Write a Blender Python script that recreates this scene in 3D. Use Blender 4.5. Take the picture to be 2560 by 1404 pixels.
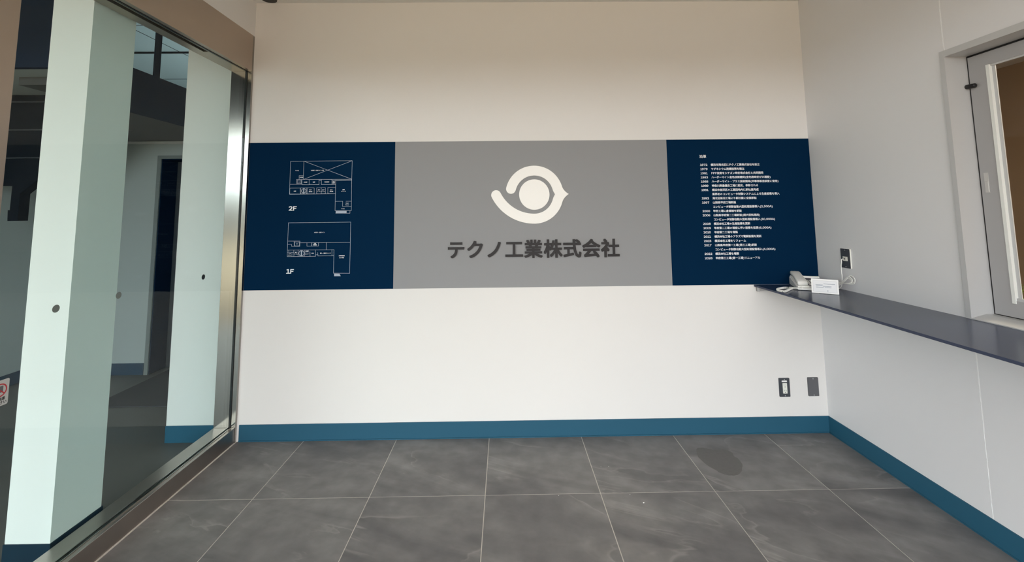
import bpy, bmesh, math, random
from mathutils import Vector, Matrix
from mathutils.geometry import tessellate_polygon

for o in list(bpy.data.objects):
    bpy.data.objects.remove(o)
S = bpy.context.scene
COL = S.collection
random.seed(7)
PI = math.pi

# ------------------------------------------------------------------ camera
cam_d = bpy.data.cameras.new('camera')
cam = bpy.data.objects.new('camera', cam_d)
COL.objects.link(cam)
S.camera = cam
right = Vector((0.999891, -0.011104, -0.009708))
fwd = Vector((0.011986, 0.995292, 0.096183))
up = Vector((0.008594, -0.096289, 0.995316))
M = Matrix.Identity(4)
for i in range(3):
    M[i][0], M[i][1], M[i][2] = right[i], up[i], -fwd[i]
M.translation = (1.75117, -3.09155, 1.45968)
cam.matrix_world = M
cam_d.sensor_fit = 'HORIZONTAL'
cam_d.sensor_width = 36
cam_d.lens = 1126.255 / 2560 * 36
cam_d.shift_x = (1280 - 1274.94) / 2560
cam_d.shift_y = (421.15 - 702) / 2560
cam_d.clip_start = 0.02
cam_d.clip_end = 200

# ------------------------------------------------------------------ world, exposure
W = bpy.data.worlds.new('overcast_sky')
S.world = W
W.use_nodes = True
bg = W.node_tree.nodes['Background']
bg.inputs['Color'].default_value = (0.985, 1.0, 1.015, 1)
bg.inputs['Strength'].default_value = 8.25
S.view_settings.view_transform = 'Standard'
S.view_settings.look = 'None'
S.view_settings.gamma = 1
S.view_settings.use_curve_mapping = False
S.view_settings.exposure = 0.0
S.cycles.max_bounces = 12
S.cycles.diffuse_bounces = 8
S.cycles.transparent_max_bounces = 16

# ------------------------------------------------------------------ helpers
def mat(name, col, rough=0.6, metal=0.0, spec=0.5, bump=0.0, bscale=200.0, vary=0.0, vscale=6.0, stretch=(1, 1, 1), coat=0.0):
    m = bpy.data.materials.new(name)
    m.use_nodes = True
    nt = m.node_tree
    b = nt.nodes['Principled BSDF']
    b.inputs['Base Color'].default_value = (*col, 1)
    b.inputs['Roughness'].default_value = rough
    b.inputs['Metallic'].default_value = metal
    b.inputs['Specular IOR Level'].default_value = spec
    b.inputs['Coat Weight'].default_value = coat
    if vary or bump:
        tc = nt.nodes.new('ShaderNodeNewGeometry')
        mp = nt.nodes.new('ShaderNodeMapping')
        mp.inputs['Scale'].default_value = stretch
        nt.links.new(tc.outputs['Position'], mp.inputs['Vector'])
    if vary:
        n = nt.nodes.new('ShaderNodeTexNoise')
        n.inputs['Scale'].default_value = vscale
        n.inputs['Detail'].default_value = 5
        nt.links.new(mp.outputs['Vector'], n.inputs['Vector'])
        mx = nt.nodes.new('ShaderNodeMix')
        mx.data_type = 'RGBA'
        mx.inputs['A'].default_value = (*[c * (1 - vary) for c in col], 1)
        mx.inputs['B'].default_value = (*[min(1, c * (1 + vary)) for c in col], 1)
        nt.links.new(n.outputs['Fac'], mx.inputs['Factor'])
        nt.links.new(mx.outputs['Result'], b.inputs['Base Color'])
    if bump:
        n2 = nt.nodes.new('ShaderNodeTexNoise')
        n2.inputs['Scale'].default_value = bscale
        n2.inputs['Detail'].default_value = 3
        nt.links.new(mp.outputs['Vector'], n2.inputs['Vector'])
        bp = nt.nodes.new('ShaderNodeBump')
        bp.inputs['Strength'].default_value = bump
        bp.inputs['Distance'].default_value = 0.002
        nt.links.new(n2.outputs['Fac'], bp.inputs['Height'])
        nt.links.new(bp.outputs['Normal'], b.inputs['Normal'])
    return m

class MB:
    """collects shapes and links them as ONE mesh object"""
    def __init__(s):
        s.v = []; s.f = []; s.sm = []
    def add(s, vs, fs, smooth=False):
        n = len(s.v)
        s.v += [tuple(v) for v in vs]
        s.f += [tuple(i + n for i in f) for f in fs]
        s.sm += [smooth] * len(fs)
        return s
    def box(s, x0, x1, y0, y1, z0, z1, bev=0.0):
        if x0 > x1: x0, x1 = x1, x0
        if y0 > y1: y0, y1 = y1, y0
        if z0 > z1: z0, z1 = z1, z0
        if not bev:
            vs = [(x, y, z) for z in (z0, z1) for y in (y0, y1) for x in (x0, x1)]
            return s.add(vs, [(0, 2, 3, 1), (4, 5, 7, 6), (0, 1, 5, 4), (2, 6, 7, 3), (0, 4, 6, 2), (1, 3, 7, 5)])
        bm = bmesh.new()
        bmesh.ops.create_cube(bm, size=1)
        for v in bm.verts:
            v.co = Vector(((x0 + x1) / 2 + v.co.x * (x1 - x0), (y0 + y1) / 2 + v.co.y * (y1 - y0), (z0 + z1) / 2 + v.co.z * (z1 - z0)))
        bmesh.ops.bevel(bm, geom=bm.edges[:], offset=bev, segments=2, profile=0.5, affect='EDGES')
        s.bm(bm)
        return s
    def bm(s, bm, smooth=False):
        bm.verts.index_update()
        s.add([v.co for v in bm.verts], [[v.index for v in f.verts] for f in bm.faces], smooth)
        bm.free()
        return s
    def prism(s, pts, fn, d0, d1, smooth=False):
        """2-D outline pts, fn(a, b, d) -> xyz, between depths d0 and d1"""
        n = len(pts)
        tri = tessellate_polygon([[Vector((a, b, 0)) for a, b in pts]])
        vs = [fn(a, b, d0) for a, b in pts] + [fn(a, b, d1) for a, b in pts]
        fs = [tuple(t) for t in tri] + [tuple(i + n for i in reversed(t)) for t in tri]
        fs += [(i, (i + 1) % n, (i + 1) % n + n, i + n) for i in range(n)]
        return s.add(vs, fs, smooth)
    def tube(s, pts, r, seg=8, closed=False):
        pts = [Vector(p) for p in pts]
        n = len(pts); vs = []; fs = []
        up_ = Vector((0.13, 0.21, 0.97)).normalized()
        prev = None
        for i, p in enumerate(pts):
            a = pts[(i - 1) % n] if (closed or i > 0) else p
            b = pts[(i + 1) % n] if (closed or i < n - 1) else p
            t = (b - a).normalized()
            u = (prev - t * prev.dot(t)) if prev else t.cross(up_)
            if u.length < 1e-6: u = t.orthogonal()
            u.normalize(); prev = u
            w = t.cross(u)
            rr = r[i] if isinstance(r, (list, tuple)) else r
            for k in range(seg):
                an = 2 * PI * k / seg
                vs.append(p + (u * math.cos(an) + w * math.sin(an)) * rr)
        m = n if closed else n - 1
        for i in range(m):
            for k in range(seg):
                fs.append((i * seg + k, i * seg + (k + 1) % seg, ((i + 1) % n) * seg + (k + 1) % seg, ((i + 1) % n) * seg + k))
        if not closed:
            fs.append(tuple(reversed(range(seg)))); fs.append(tuple((n - 1) * seg + k for k in range(seg)))
        return s.add(vs, fs, True)
    def build(s, name, m, parent=None, keep=True):
        off = Vector((0, 0, 0))
        if parent is not None and keep and parent.parent is None:
            off = parent.location
        elif parent is not None and keep:
            off = parent.location + parent.parent.location
        me = bpy.data.meshes.new(name)
        me.from_pydata([tuple(Vector(v) - off) for v in s.v], [], s.f)
        bm = bmesh.new(); bm.from_mesh(me)
        bmesh.ops.recalc_face_normals(bm, faces=bm.faces)
        bm.to_mesh(me); bm.free()
        for p, q in zip(me.polygons, s.sm): p.use_smooth = q
        me.materials.append(m)
        o = bpy.data.objects.new(name, me)
        COL.objects.link(o)
        if parent is not None: o.parent = parent
        return o

def box(name, dims, m, parent=None, bev=0.0, keep=True):
    return MB().box(*dims, bev=bev).build(name, m, parent, keep)

def thing(name, label, cat, loc=(0, 0, 0), rz=0.0, group=None):
    o = bpy.data.objects.new(name, None)
    o.empty_display_size = 0.05
    COL.objects.link(o)
    o.location = loc; o.rotation_euler = (0, 0, rz)
    o['label'] = label; o['category'] = cat
    if group: o['group'] = group
    return o

def tag(o, label, cat, group=None):
    o['label'] = label; o['category'] = cat
    if group: o['group'] = group
    return o

def struct(o, label=None):
    o['kind'] = 'structure'
    if label: o['label'] = label
    return o

def wall_pt(a, b, d):        # outline on the back wall plane: a = x, b = z, d = distance out from the wall
    return (a, -d, b)

def smooth_path(pts, sub=8, closed=False):
    P = [Vector(p) for p in pts]; n = len(P); out = []
    rng = range(n) if closed else range(n - 1)
    for i in rng:
        p0 = P[(i - 1) % n] if (closed or i > 0) else P[i]
        p1 = P[i]; p2 = P[(i + 1) % n]
        p3 = P[(i + 2) % n] if (closed or i < n - 2) else P[(i + 1) % n]
        for k in range(sub):
            t = k / sub
            out.append(0.5 * ((2 * p1) + (p2 - p0) * t + (2 * p0 - 5 * p1 + 4 * p2 - p3) * t * t + (3 * p1 - p0 - 3 * p2 + p3) * t ** 3))
    if not closed: out.append(P[-1])
    return out

def text_geo(body, size, offset=0.0, extrude=0.0, res=2, align='LEFT', xs=1.0):
    c = bpy.data.curves.new('lettering', 'FONT')
    c.body = body; c.size = size; c.offset = offset; c.extrude = extrude
    c.resolution_u = res; c.align_x = align
    o = bpy.data.objects.new('lettering', c)
    COL.objects.link(o)
    dg = bpy.context.evaluated_depsgraph_get()
    dg.update()
    me = o.evaluated_get(dg).to_mesh()
    vs = [(v.co.x * xs, v.co.y, v.co.z) for v in me.vertices]
    fs = [tuple(p.vertices) for p in me.polygons]
    bpy.data.objects.remove(o); bpy.data.curves.remove(c)
    return vs, fs

def wall_text(mb, body, x, z, size, out, offset=0.0, extrude=0.0, align='LEFT', xs=1.0, res=1):
    # bold print: the outline is laid down a few times, shifted by a fraction of the stroke
    vs, fs = text_geo(body, size, 0.0, extrude, res, align, xs)
    sh = [(0, 0)] if not offset else [(offset, offset), (-offset, offset), (-offset, -offset), (offset, -offset)]
    for q, (ox, oz) in enumerate(sh):
        mb.add([(x + a + ox, -out - c - q * 0.00004, z + b + oz) for a, b, c in vs], fs)
    return mb

LATIN = {',': 0.36, '.': 0.36, '(': 0.50, ')': 0.50, 'A': 0.82, 'F': 0.74, 'P': 0.78, '1': 0.62}
def mixed_text(mb, body, x, z, size, out, offset):
    # full-width characters keep a pitch of one em, Latin ones are set wide, one by one
    run = ''
    def flush(x_):
        if run: wall_text(mb, run, x_, z, size, out, offset)
        return x_ + len(run) * size
    for c in body:
        if ord(c) < 128:
            x = flush(x); run = ''
            adv = LATIN.get(c, 0.73) * size
            wide = chr(ord(c) + 0xFEE0) if c.isalnum() else c      # digits and capitals in the cut of the Japanese face
            wall_text(mb, wide, x + adv / 2, z, size, out, offset, align='CENTER', xs=1.22, res=2)
            x += adv
        else:
            run += c
    flush(x)
    return mb

# ------------------------------------------------------------------ materials
m_wall = mat('wall_paint', (0.80, 0.79, 0.775), 0.75, spec=0.2, bump=0.06, bscale=420)
m_panelwall = mat('partition_panel', (0.745, 0.745, 0.76), 0.45, spec=0.35, bump=0.03, bscale=500)
m_seam = mat('joint_strip', (0.90, 0.90, 0.90), 0.35)
m_ceil = mat('ceiling_board', (0.78, 0.78, 0.76), 0.85, bump=0.25, bscale=160)
m_base = mat('blue_vinyl', (0.020, 0.098, 0.162), 0.5, spec=0.3)
m_steel = mat('brushed_steel', (0.34, 0.325, 0.305), 0.16, metal=1.0, vary=0.06, vscale=30, stretch=(1, 1, 0.05))
m_pull = mat('satin_pull', (0.60, 0.59, 0.57), 0.35, metal=0.6)
m_header = mat('hairline_steel', (0.50, 0.43, 0.37), 0.38, metal=1.0, vary=0.05, vscale=4)
m_sill = mat('sill_steel', (0.46, 0.41, 0.37), 0.33, metal=1.0, vary=0.06, vscale=8)
m_black = mat('black_rubber', (0.006, 0.006, 0.008), 0.5)
m_navy = mat('navy_print', (0.0008, 0.019, 0.056), 0.7, spec=0.04, bump=0.04, bscale=500)
m_grey = mat('grey_print', (0.30, 0.305, 0.315), 0.6, spec=0.2, bump=0.05, bscale=500)
m_ink = mat('pale_print', (0.86, 0.90, 0.95), 0.6)
m_line = mat('pale_line_print', (0.42, 0.48, 0.58), 0.6)
m_white = mat('white_acrylic', (0.95, 0.94, 0.91), 0.4)
m_letter = mat('dark_metal_letters', (0.028, 0.026, 0.028), 0.5, spec=0.25)
m_counter = mat('slate_counter', (0.034, 0.046, 0.090), 0.22, spec=0.24, vary=0.08, vscale=60)
m_plate = mat('dark_plate', (0.055, 0.062, 0.075), 0.4)
m_plate2 = mat('grey_plate', (0.115, 0.115, 0.125), 0.45)
m_socket = mat('white_plastic', (0.85, 0.86, 0.80), 0.35)
m_phone = mat('phone_plastic', (0.86, 0.86, 0.83), 0.35)
m_keypad = mat('keypad_grey', (0.10, 0.10, 0.13), 0.4)
m_cord = mat('white_cord', (0.92, 0.92, 0.89), 0.4)
m_paper = mat('white_card', (0.93, 0.93, 0.93), 0.5)
m_frame = mat('window_frame_paint', (0.52, 0.525, 0.53), 0.35, spec=0.5)
m_sash = mat('sash_paint', (0.39, 0.385, 0.39), 0.4)
m_bead = mat('glazing_bead', (0.80, 0.82, 0.79), 0.35)
m_hallwall = mat('hall_wall_paint', (0.42, 0.45, 0.45), 0.8)
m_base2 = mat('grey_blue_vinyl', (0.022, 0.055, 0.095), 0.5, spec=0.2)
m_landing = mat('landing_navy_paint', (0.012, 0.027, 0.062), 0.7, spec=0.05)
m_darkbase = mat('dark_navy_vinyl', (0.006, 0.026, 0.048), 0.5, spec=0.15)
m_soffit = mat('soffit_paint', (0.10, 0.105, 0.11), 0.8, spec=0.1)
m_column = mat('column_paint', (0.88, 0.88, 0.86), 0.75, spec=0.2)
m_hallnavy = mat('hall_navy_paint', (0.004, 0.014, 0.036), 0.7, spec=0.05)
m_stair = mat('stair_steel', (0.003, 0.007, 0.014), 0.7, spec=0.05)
m_hallfloor = mat('hall_floor_tile', (0.13, 0.125, 0.12), 0.45, vary=0.12, vscale=5)
m_mat = mat('entrance_mat', (0.045, 0.047, 0.056), 0.95, bump=0.4, bscale=300)
m_ground = mat('paving', (0.31, 0.23, 0.145), 0.9, vary=0.1, vscale=1.5)
m_office = mat('office_wall', (0.40, 0.27, 0.15), 0.8)
m_leaf = mat('leaf_green', (0.20, 0.32, 0.06), 0.45, vary=0.3, vscale=40)
m_lamp = mat('lamp_housing', (0.10, 0.10, 0.10), 0.5)
m_dot = mat('frosted_dot', (0.16, 0.19, 0.18), 0.6)
m_dotdark = mat('dark_dot', (0.012, 0.02, 0.026), 0.6)
m_red = mat('red_print', (0.45, 0.02, 0.03), 0.5)

def glass_mat(name, tint, base=0.04, k=1.0):
    m = bpy.data.materials.new(name); m.use_nodes = True
    nt = m.node_tree; nt.nodes.clear()
    N = nt.nodes.new; L = nt.links.new
    out = N('ShaderNodeOutputMaterial'); mix = N('ShaderNodeMixShader')
    tr = N('ShaderNodeBsdfTransparent'); gl = N('ShaderNodeBsdfGlossy')
    tr.inputs['Color'].default_value = (*tint, 1)
    gl.inputs['Roughness'].default_value = 0.0
    g = N('ShaderNodeNewGeometry'); dt = N('ShaderNodeVectorMath'); dt.operation = 'DOT_PRODUCT'
    L(g.outputs['Incoming'], dt.inputs[0]); L(g.outputs['Normal'], dt.inputs[1])
    def mth(op, a, b):
        n = N('ShaderNodeMath'); n.operation = op
        for i, q in enumerate((a, b)):
            if q is None: continue
            if isinstance(q, (int, float)): n.inputs[i].default_value = q
            else: L(q, n.inputs[i])
        return n.outputs[0]
    ab = mth('ABSOLUTE', dt.outputs['Value'], None)
    om = mth('SUBTRACT', 1.0, ab)
    p5 = mth('POWER', om, 5.0)
    fr = mth('MULTIPLY', mth('ADD', mth('MULTIPLY', p5, 1 - base), base), k)
    L(fr, mix.inputs[0]); L(tr.outputs[0], mix.inputs[1]); L(gl.outputs[0], mix.inputs[2])
    L(mix.outputs[0], out.inputs[0])
    return m
m_glass = glass_mat('green_float_glass', (0.875, 0.95, 0.947), k=0.42)
m_glass2 = glass_mat('clear_glass', (0.95, 0.96, 0.955), k=0.4)

def tile_mat():
    m = bpy.data.materials.new('slate_tile'); m.use_nodes = True
    nt = m.node_tree; N = nt.nodes.new; L = nt.links.new
    b = nt.nodes['Principled BSDF']
    b.inputs['Roughness'].default_value = 0.5
    b.inputs['Specular IOR Level'].default_value = 0.35
    g = N('ShaderNodeNewGeometry'); oi = N('ShaderNodeObjectInfo')
    mul = N('ShaderNodeMath'); mul.operation = 'MULTIPLY'; mul.inputs[1].default_value = 37.0
    L(oi.outputs['Random'], mul.inputs[0])
    add = N('ShaderNodeVectorMath'); add.operation = 'ADD'
    L(g.outputs['Position'], add.inputs[0]); L(mul.outputs[0], add.inputs[1])
    rot = N('ShaderNodeMapping'); rot.inputs['Rotation'].default_value = (0, 0, 0.38)
    L(add.outputs[0], rot.inputs['Vector'])
    mp = N('ShaderNodeMapping'); mp.inputs['Scale'].default_value = (0.6, 1.9, 1)
    L(rot.outputs[0], mp.inputs['Vector'])
    def noise(sc, det, dist=0.0, v=None):
        n = N('ShaderNodeTexNoise'); n.inputs['Scale'].default_value = sc; n.inputs['Detail'].default_value = det
        n.inputs['Distortion'].default_value = dist
        L((v or mp).outputs[0], n.inputs['Vector']); return n
    cloud = noise(1.9, 7, 0.9); fine = noise(11, 8, 0, add)
    vein = noise(1.15, 5, 1.1)
    def ramp(src, stops):
        r = N('ShaderNodeValToRGB'); L(src, r.inputs['Fac'])
        e = r.color_ramp.elements
        e[0].position, e[0].color = stops[0][0], (*stops[0][1], 1)
        e[1].position, e[1].color = stops[-1][0], (*stops[-1][1], 1)
        for p, c in stops[1:-1]:
            q = e.new(p); q.color = (*c, 1)
        return r
    base = ramp(cloud.outputs['Fac'], [(0.30, (0.128, 0.124, 0.126)), (0.5, (0.183, 0.176, 0.176)), (0.70, (0.236, 0.228, 0.227))])
    vm = ramp(vein.outputs['Fac'], [(0.470, (0, 0, 0)), (0.494, (0.45, 0.45, 0.45)), (0.498, (1, 1, 1)), (0.506, (0, 0, 0))])
    br = noise(2.3, 2, 0, add)
    brk = ramp(br.outputs['Fac'], [(0.42, (0, 0, 0)), (0.62, (0.50, 0.50, 0.50))])
    mm = N('ShaderNodeMath'); mm.operation = 'MULTIPLY'
    L(vm.outputs[0], mm.inputs[0]); L(brk.outputs[0], mm.inputs[1])
    mx = N('ShaderNodeMix'); mx.data_type = 'RGBA'
    L(mm.outputs[0], mx.inputs['Factor']); L(base.outputs[0], mx.inputs['A'])
    mx.inputs['B'].default_value = (0.42, 0.40, 0.38, 1)
    fr = ramp(fine.outputs['Fac'], [(0.3, (0.84, 0.84, 0.84)), (0.7, (1.14, 1.14, 1.14))])
    mx2 = N('ShaderNodeMix'); mx2.data_type = 'RGBA'; mx2.blend_type = 'MULTIPLY'; mx2.inputs['Factor'].default_value = 1
    L(mx.outputs['Result'], mx2.inputs['A']); L(fr.outputs[0], mx2.inputs['B'])
    L(mx2.outputs['Result'], b.inputs['Base Color'])
    bp = N('ShaderNodeBump'); bp.inputs['Strength'].default_value = 0.12; bp.inputs['Distance'].default_value = 0.003
    L(fine.outputs['Fac'], bp.inputs['Height']); L(bp.outputs['Normal'], b.inputs['Normal'])
    return m
m_tile = tile_mat()
m_grout = mat('pale_grout', (0.56, 0.53, 0.49), 0.85)

# ------------------------------------------------------------------ dimensions (metres)
RW = 3.8745      # right wall
CZ = 2.9523      # ceiling
FY = -3.3        # street front
PT, PB = 1.9506, 0.9568   # sign band top / bottom
X1, X2 = 0.9985, 2.877    # sign band divisions
BB = 0.1035

# ------------------------------------------------------------------ lobby shell
fl = struct(box('floor', (-0.06, RW + 0.1, FY, 0.1, -0.15, -0.0012), m_grout), 'pale grout bed under the slate tiles of the entrance lobby')
xs = [0.004] + [0.4361 + 0.6 * k for k in range(6)] + [RW]
ys = [0.0] + [-0.6 * k for k in range(1, 6)] + [FY]
GJ = 0.0023
cache = {}
for i in range(len(xs) - 1):
    for j in range(len(ys) - 1):
        w, h = round(xs[i + 1] - xs[i] - 2 * GJ, 4), round(ys[j] - ys[j + 1] - 2 * GJ, 4)
        if h < 0.02: continue
        if (w, h) not in cache:
            o = box('tile', (-w / 2, w / 2, -h / 2, h / 2, -0.012, 0.0), m_tile, bev=0.0007)
            cache[(w, h)] = o.data
        else:
            o = bpy.data.objects.new('tile', cache[(w, h)]); COL.objects.link(o)
        o.location = ((xs[i] + xs[i + 1]) / 2, (ys[j] + ys[j + 1]) / 2, 0)
        o.parent = fl

struct(box('wall_back', (-0.457, RW + 0.1, 0.0, 0.12, -0.15, 3.9), m_wall), 'white back wall of the lobby running on behind the glass partition')
struct(box('ceiling', (-0.02, RW + 0.1, FY, 0.0, CZ, CZ + 0.1), m_ceil), 'pale speckled lobby ceiling')
struct(box('wall_left', (-0.14, 0.0, FY, 0.0, 2.707, CZ + 0.95), m_wall), 'strip of white wall above the steel header of the glass partition')

# right wall: two steel partition panels with a pale joint strip, a window opening cut out of the second
WY0, WY1, WZ0, WZ1 = -1.0, -2.46, 0.948, 2.199
rw = struct(box('wall_right', (RW + 0.045, RW + 0.12, FY, 0.12, -0.15, WZ0), m_panelwall), 'light grey right wall of steel panels')
SEAM = -1.0085
mb = MB().box(RW, RW + 0.045, SEAM + 0.003, 0.0, 0, CZ)
mb.build('wall_panel', m_panelwall, rw)
mb = MB().box(RW, RW + 0.045, FY, SEAM - 0.003, 0, WZ0).box(RW, RW + 0.045, FY, SEAM - 0.003, WZ1, CZ).box(RW, RW + 0.045, FY, WY1, WZ0, WZ1)
mb.build('wall_panel', m_panelwall, rw)
MB().box(RW + 0.0015, RW + 0.045, SEAM - 0.0028, SEAM + 0.0028, 0, WZ0).box(RW + 0.0015, RW + 0.045, SEAM - 0.0028, SEAM + 0.0028, WZ1, CZ).build('joint_strip', m_seam, rw)
MB().box(RW + 0.045, RW + 0.12, FY, 0.12, WZ1, CZ + 0.1).box(RW + 0.045, RW + 0.12, WY0 + 0.02, 0.12, WZ0, WZ1).box(RW + 0.045, RW + 0.12, FY, WY1, WZ0, WZ1).build('wall_core', m_panelwall, rw)

# baseboards with a small coved foot
def base_profile(x0, x1):
    return MB().box(x0, x1, -0.006, 0, 0.0, BB).box(x0, x1, -0.010, -0.006, 0.0, 0.006)
struct(base_profile(0.016, RW - 0.006).build('baseboard_back', m_base), 'blue vinyl baseboard along the back wall')
struct(MB().box(RW - 0.006, RW, FY, 0, 0.0, BB).box(RW - 0.010, RW - 0.006, FY, 0, 0.0, 0.006).build('baseboard_right', m_base), 'blue vinyl baseboard along the right wall')

# ------------------------------------------------------------------ glass partition on the left (window_1)
GX = -0.035
w1 = bpy.data.objects.new('window_1', None); COL.objects.link(w1); struct(w1, 'steel framed glass partition along the left side of the lobby')
HB, HT = 2.452, 2.707
box('jamb', (-0.14, 0.0, -0.02, -0.0005, 0.0, HT), m_steel, w1, bev=0.0008)
hd = MB().box(-0.004, 0.0, FY, -0.021, HB, HT).box(-0.14, -0.004, FY, -0.021, HB + 0.1, HT)
hd.box(-0.028, -0.004, FY, -0.021, HB, HB + 0.008).box(-0.052, -0.043, FY, -0.021, HB, HB + 0.006)
hd.box(-0.14, -0.080, FY, -0.021, HB, HB + 0.006).box(-0.14, -0.136, FY, -0.021, HB + 0.006, HB + 0.1)
hd.box(-0.080, -0.052, -0.40, -0.021, HB, HB + 0.006)
header = hd.build('header', m_header, w1)
box('track_slot', (-0.080, -0.052, FY, -0.40, HB + 0.03, HB + 0.034), m_black, header)
box('sill', (-0.14, -0.002, FY, -0.021, 0.0, 0.094), m_sill, w1, bev=0.0015)
MB().box(GX - 0.012, GX - 0.0065, FY, -0.021, 0.094, 0.100).box(GX + 0.0065, GX + 0.011, FY, -0.021, 0.094, 0.097).build('glazing_channel', m_steel, w1)
MB().box(GX - 0.0065, GX + 0.0065, FY, -0.0205, 0.0935, 0.0955).box(GX - 0.0065, GX + 0.0065, -0.0245, -0.0205, 0.0955, HB).box(GX - 0.0065, GX + 0.0065, FY, -0.0205, HB - 0.003, HB).build('gasket', m_black, w1)
for ya, yb in ((-1.478, -0.0250), (FY + 0.06, -1.56)):
    box('glass_pane', (GX - 0.005, GX + 0.005, ya, yb, 0.0956, HB - 0.0031), m_glass, w1)
box('mullion', (-0.14, GX + 0.012, -1.558, -1.479, 0.094, HB), m_header, w1, bev=0.001)
box('caulk_line', (-0.002, 0.003, FY, -0.02, -0.002, 0.002), m_grout, w1)

def dot(y, z, r, m, label):
    n = 28
    o = MB().prism([(y + r * math.cos(2 * PI * k / n), z + r * math.sin(2 * PI * k / n)) for k in range(n)], lambda a, b, d: (GX + 0.005 + d, a, b), 0.0002, 0.0006).build('safety_dot', m)
    tag(o, label, 'sticker', 'round safety dots on the glass')
dot(-0.367, 1.097, 0.0150, m_dotdark, 'small black round dot on the glass in front of the white wall end')
dot(-0.952, 1.0965, 0.0152, m_dot, 'grey round dot on the glass just right of the white column')
dot(-1.243, 1.097, 0.0152, m_dot, 'largest grey round dot on the glass over the front face of the white column')

# prohibition sticker at the frame edge
sx = GX + 0.0052
def gl_pt(a, b, d): return (sx + d, a, b)
def rrect(cx, cy, w, h, r, n=5):
    out = []
    for qx, qy, a0 in ((1, 1, 0), (-1, 1, 90), (-1, -1, 180), (1, -1, 270)):
        for k in range(n + 1):
            a = math.radians(a0 + 90 * k / n)
            out.append((cx + qx * (w / 2 - r) + r * math.cos(a), cy + qy * (h / 2 - r) + r * math.sin(a)))
    return out
st = thing('prohibition_sticker', 'white prohibition sticker with a red ring stuck low on the glass at the left edge', 'sticker', (sx, -1.42, 0.80))
MB().prism(rrect(-1.42, 0.843, 0.058, 0.089, 0.006), gl_pt, 0.0, 0.0003).build('backing', mat('shaded_sticker_vinyl', (0.50, 0.52, 0.51), 0.5), st)  # white vinyl greyed, the shade it sits in is put into the colour
def ring(cy, cz, r0, r1, n=40):
    vs = []; fs = []
    for k in range(n):
        a = 2 * PI * k / n
        vs += [(sx + 0.0006, cy + r0 * math.cos(a), cz + r0 * math.sin(a)), (sx + 0.0006, cy + r1 * math.cos(a), cz + r1 * math.sin(a))]
    for k in range(n):
        j = (k + 1) % n
        fs.append((2 * k, 2 * k + 1, 2 * j + 1, 2 * j))
    return vs, fs
rg = MB().add(*ring(-1.42, 0.853, 0.0185, 0.0228))
rg.prism([(-1.438, 0.8665), (-1.4355, 0.869), (-1.4025, 0.8395), (-1.405, 0.837)], gl_pt, 0.0006, 0.0008).build('red_ring', m_red, st)
MB().prism(rrect(-1.417, 0.856, 0.014, 0.022, 0.002), gl_pt, 0.0003, 0.0005).build('pictogram', m_plate2, st)
mb = MB()
for body, zz in (('ご遠慮', 0.818), ('ください', 0.805)):
    vs, fs = text_geo(body, 0.0125, 0.0003, 0, 1, 'CENTER')
    mb.add([(sx + 0.0006, -1.42 + a, zz + b) for a, b, c in vs], fs)
mb.build('sticker_text', m_black, st)

# ------------------------------------------------------------------ sign band on the back wall
PTH = 0.004
def slab(x0, x1): return MB().box(x0, x1, -PTH, -0.0002, PB, PT)
pl = thing('floor_plan_panel', 'navy wall panel with white two storey floor plan drawing beside the glass partition', 'sign', (0.5, 0, PB))
slab(0.002, X1).build('panel', m_navy, pl)
lg = thing('logo_panel', 'wide grey wall panel between the two navy panels', 'sign', ((X1 + X2) / 2, 0, PB))
slab(X1, X2).build('panel', m_grey, lg)
ch = thing('history_panel', 'navy wall panel with white lines of company history in the right corner', 'sign', (3.35, 0, PB))
slab(X2, RW - 0.001).build('panel', m_navy, ch)

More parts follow.
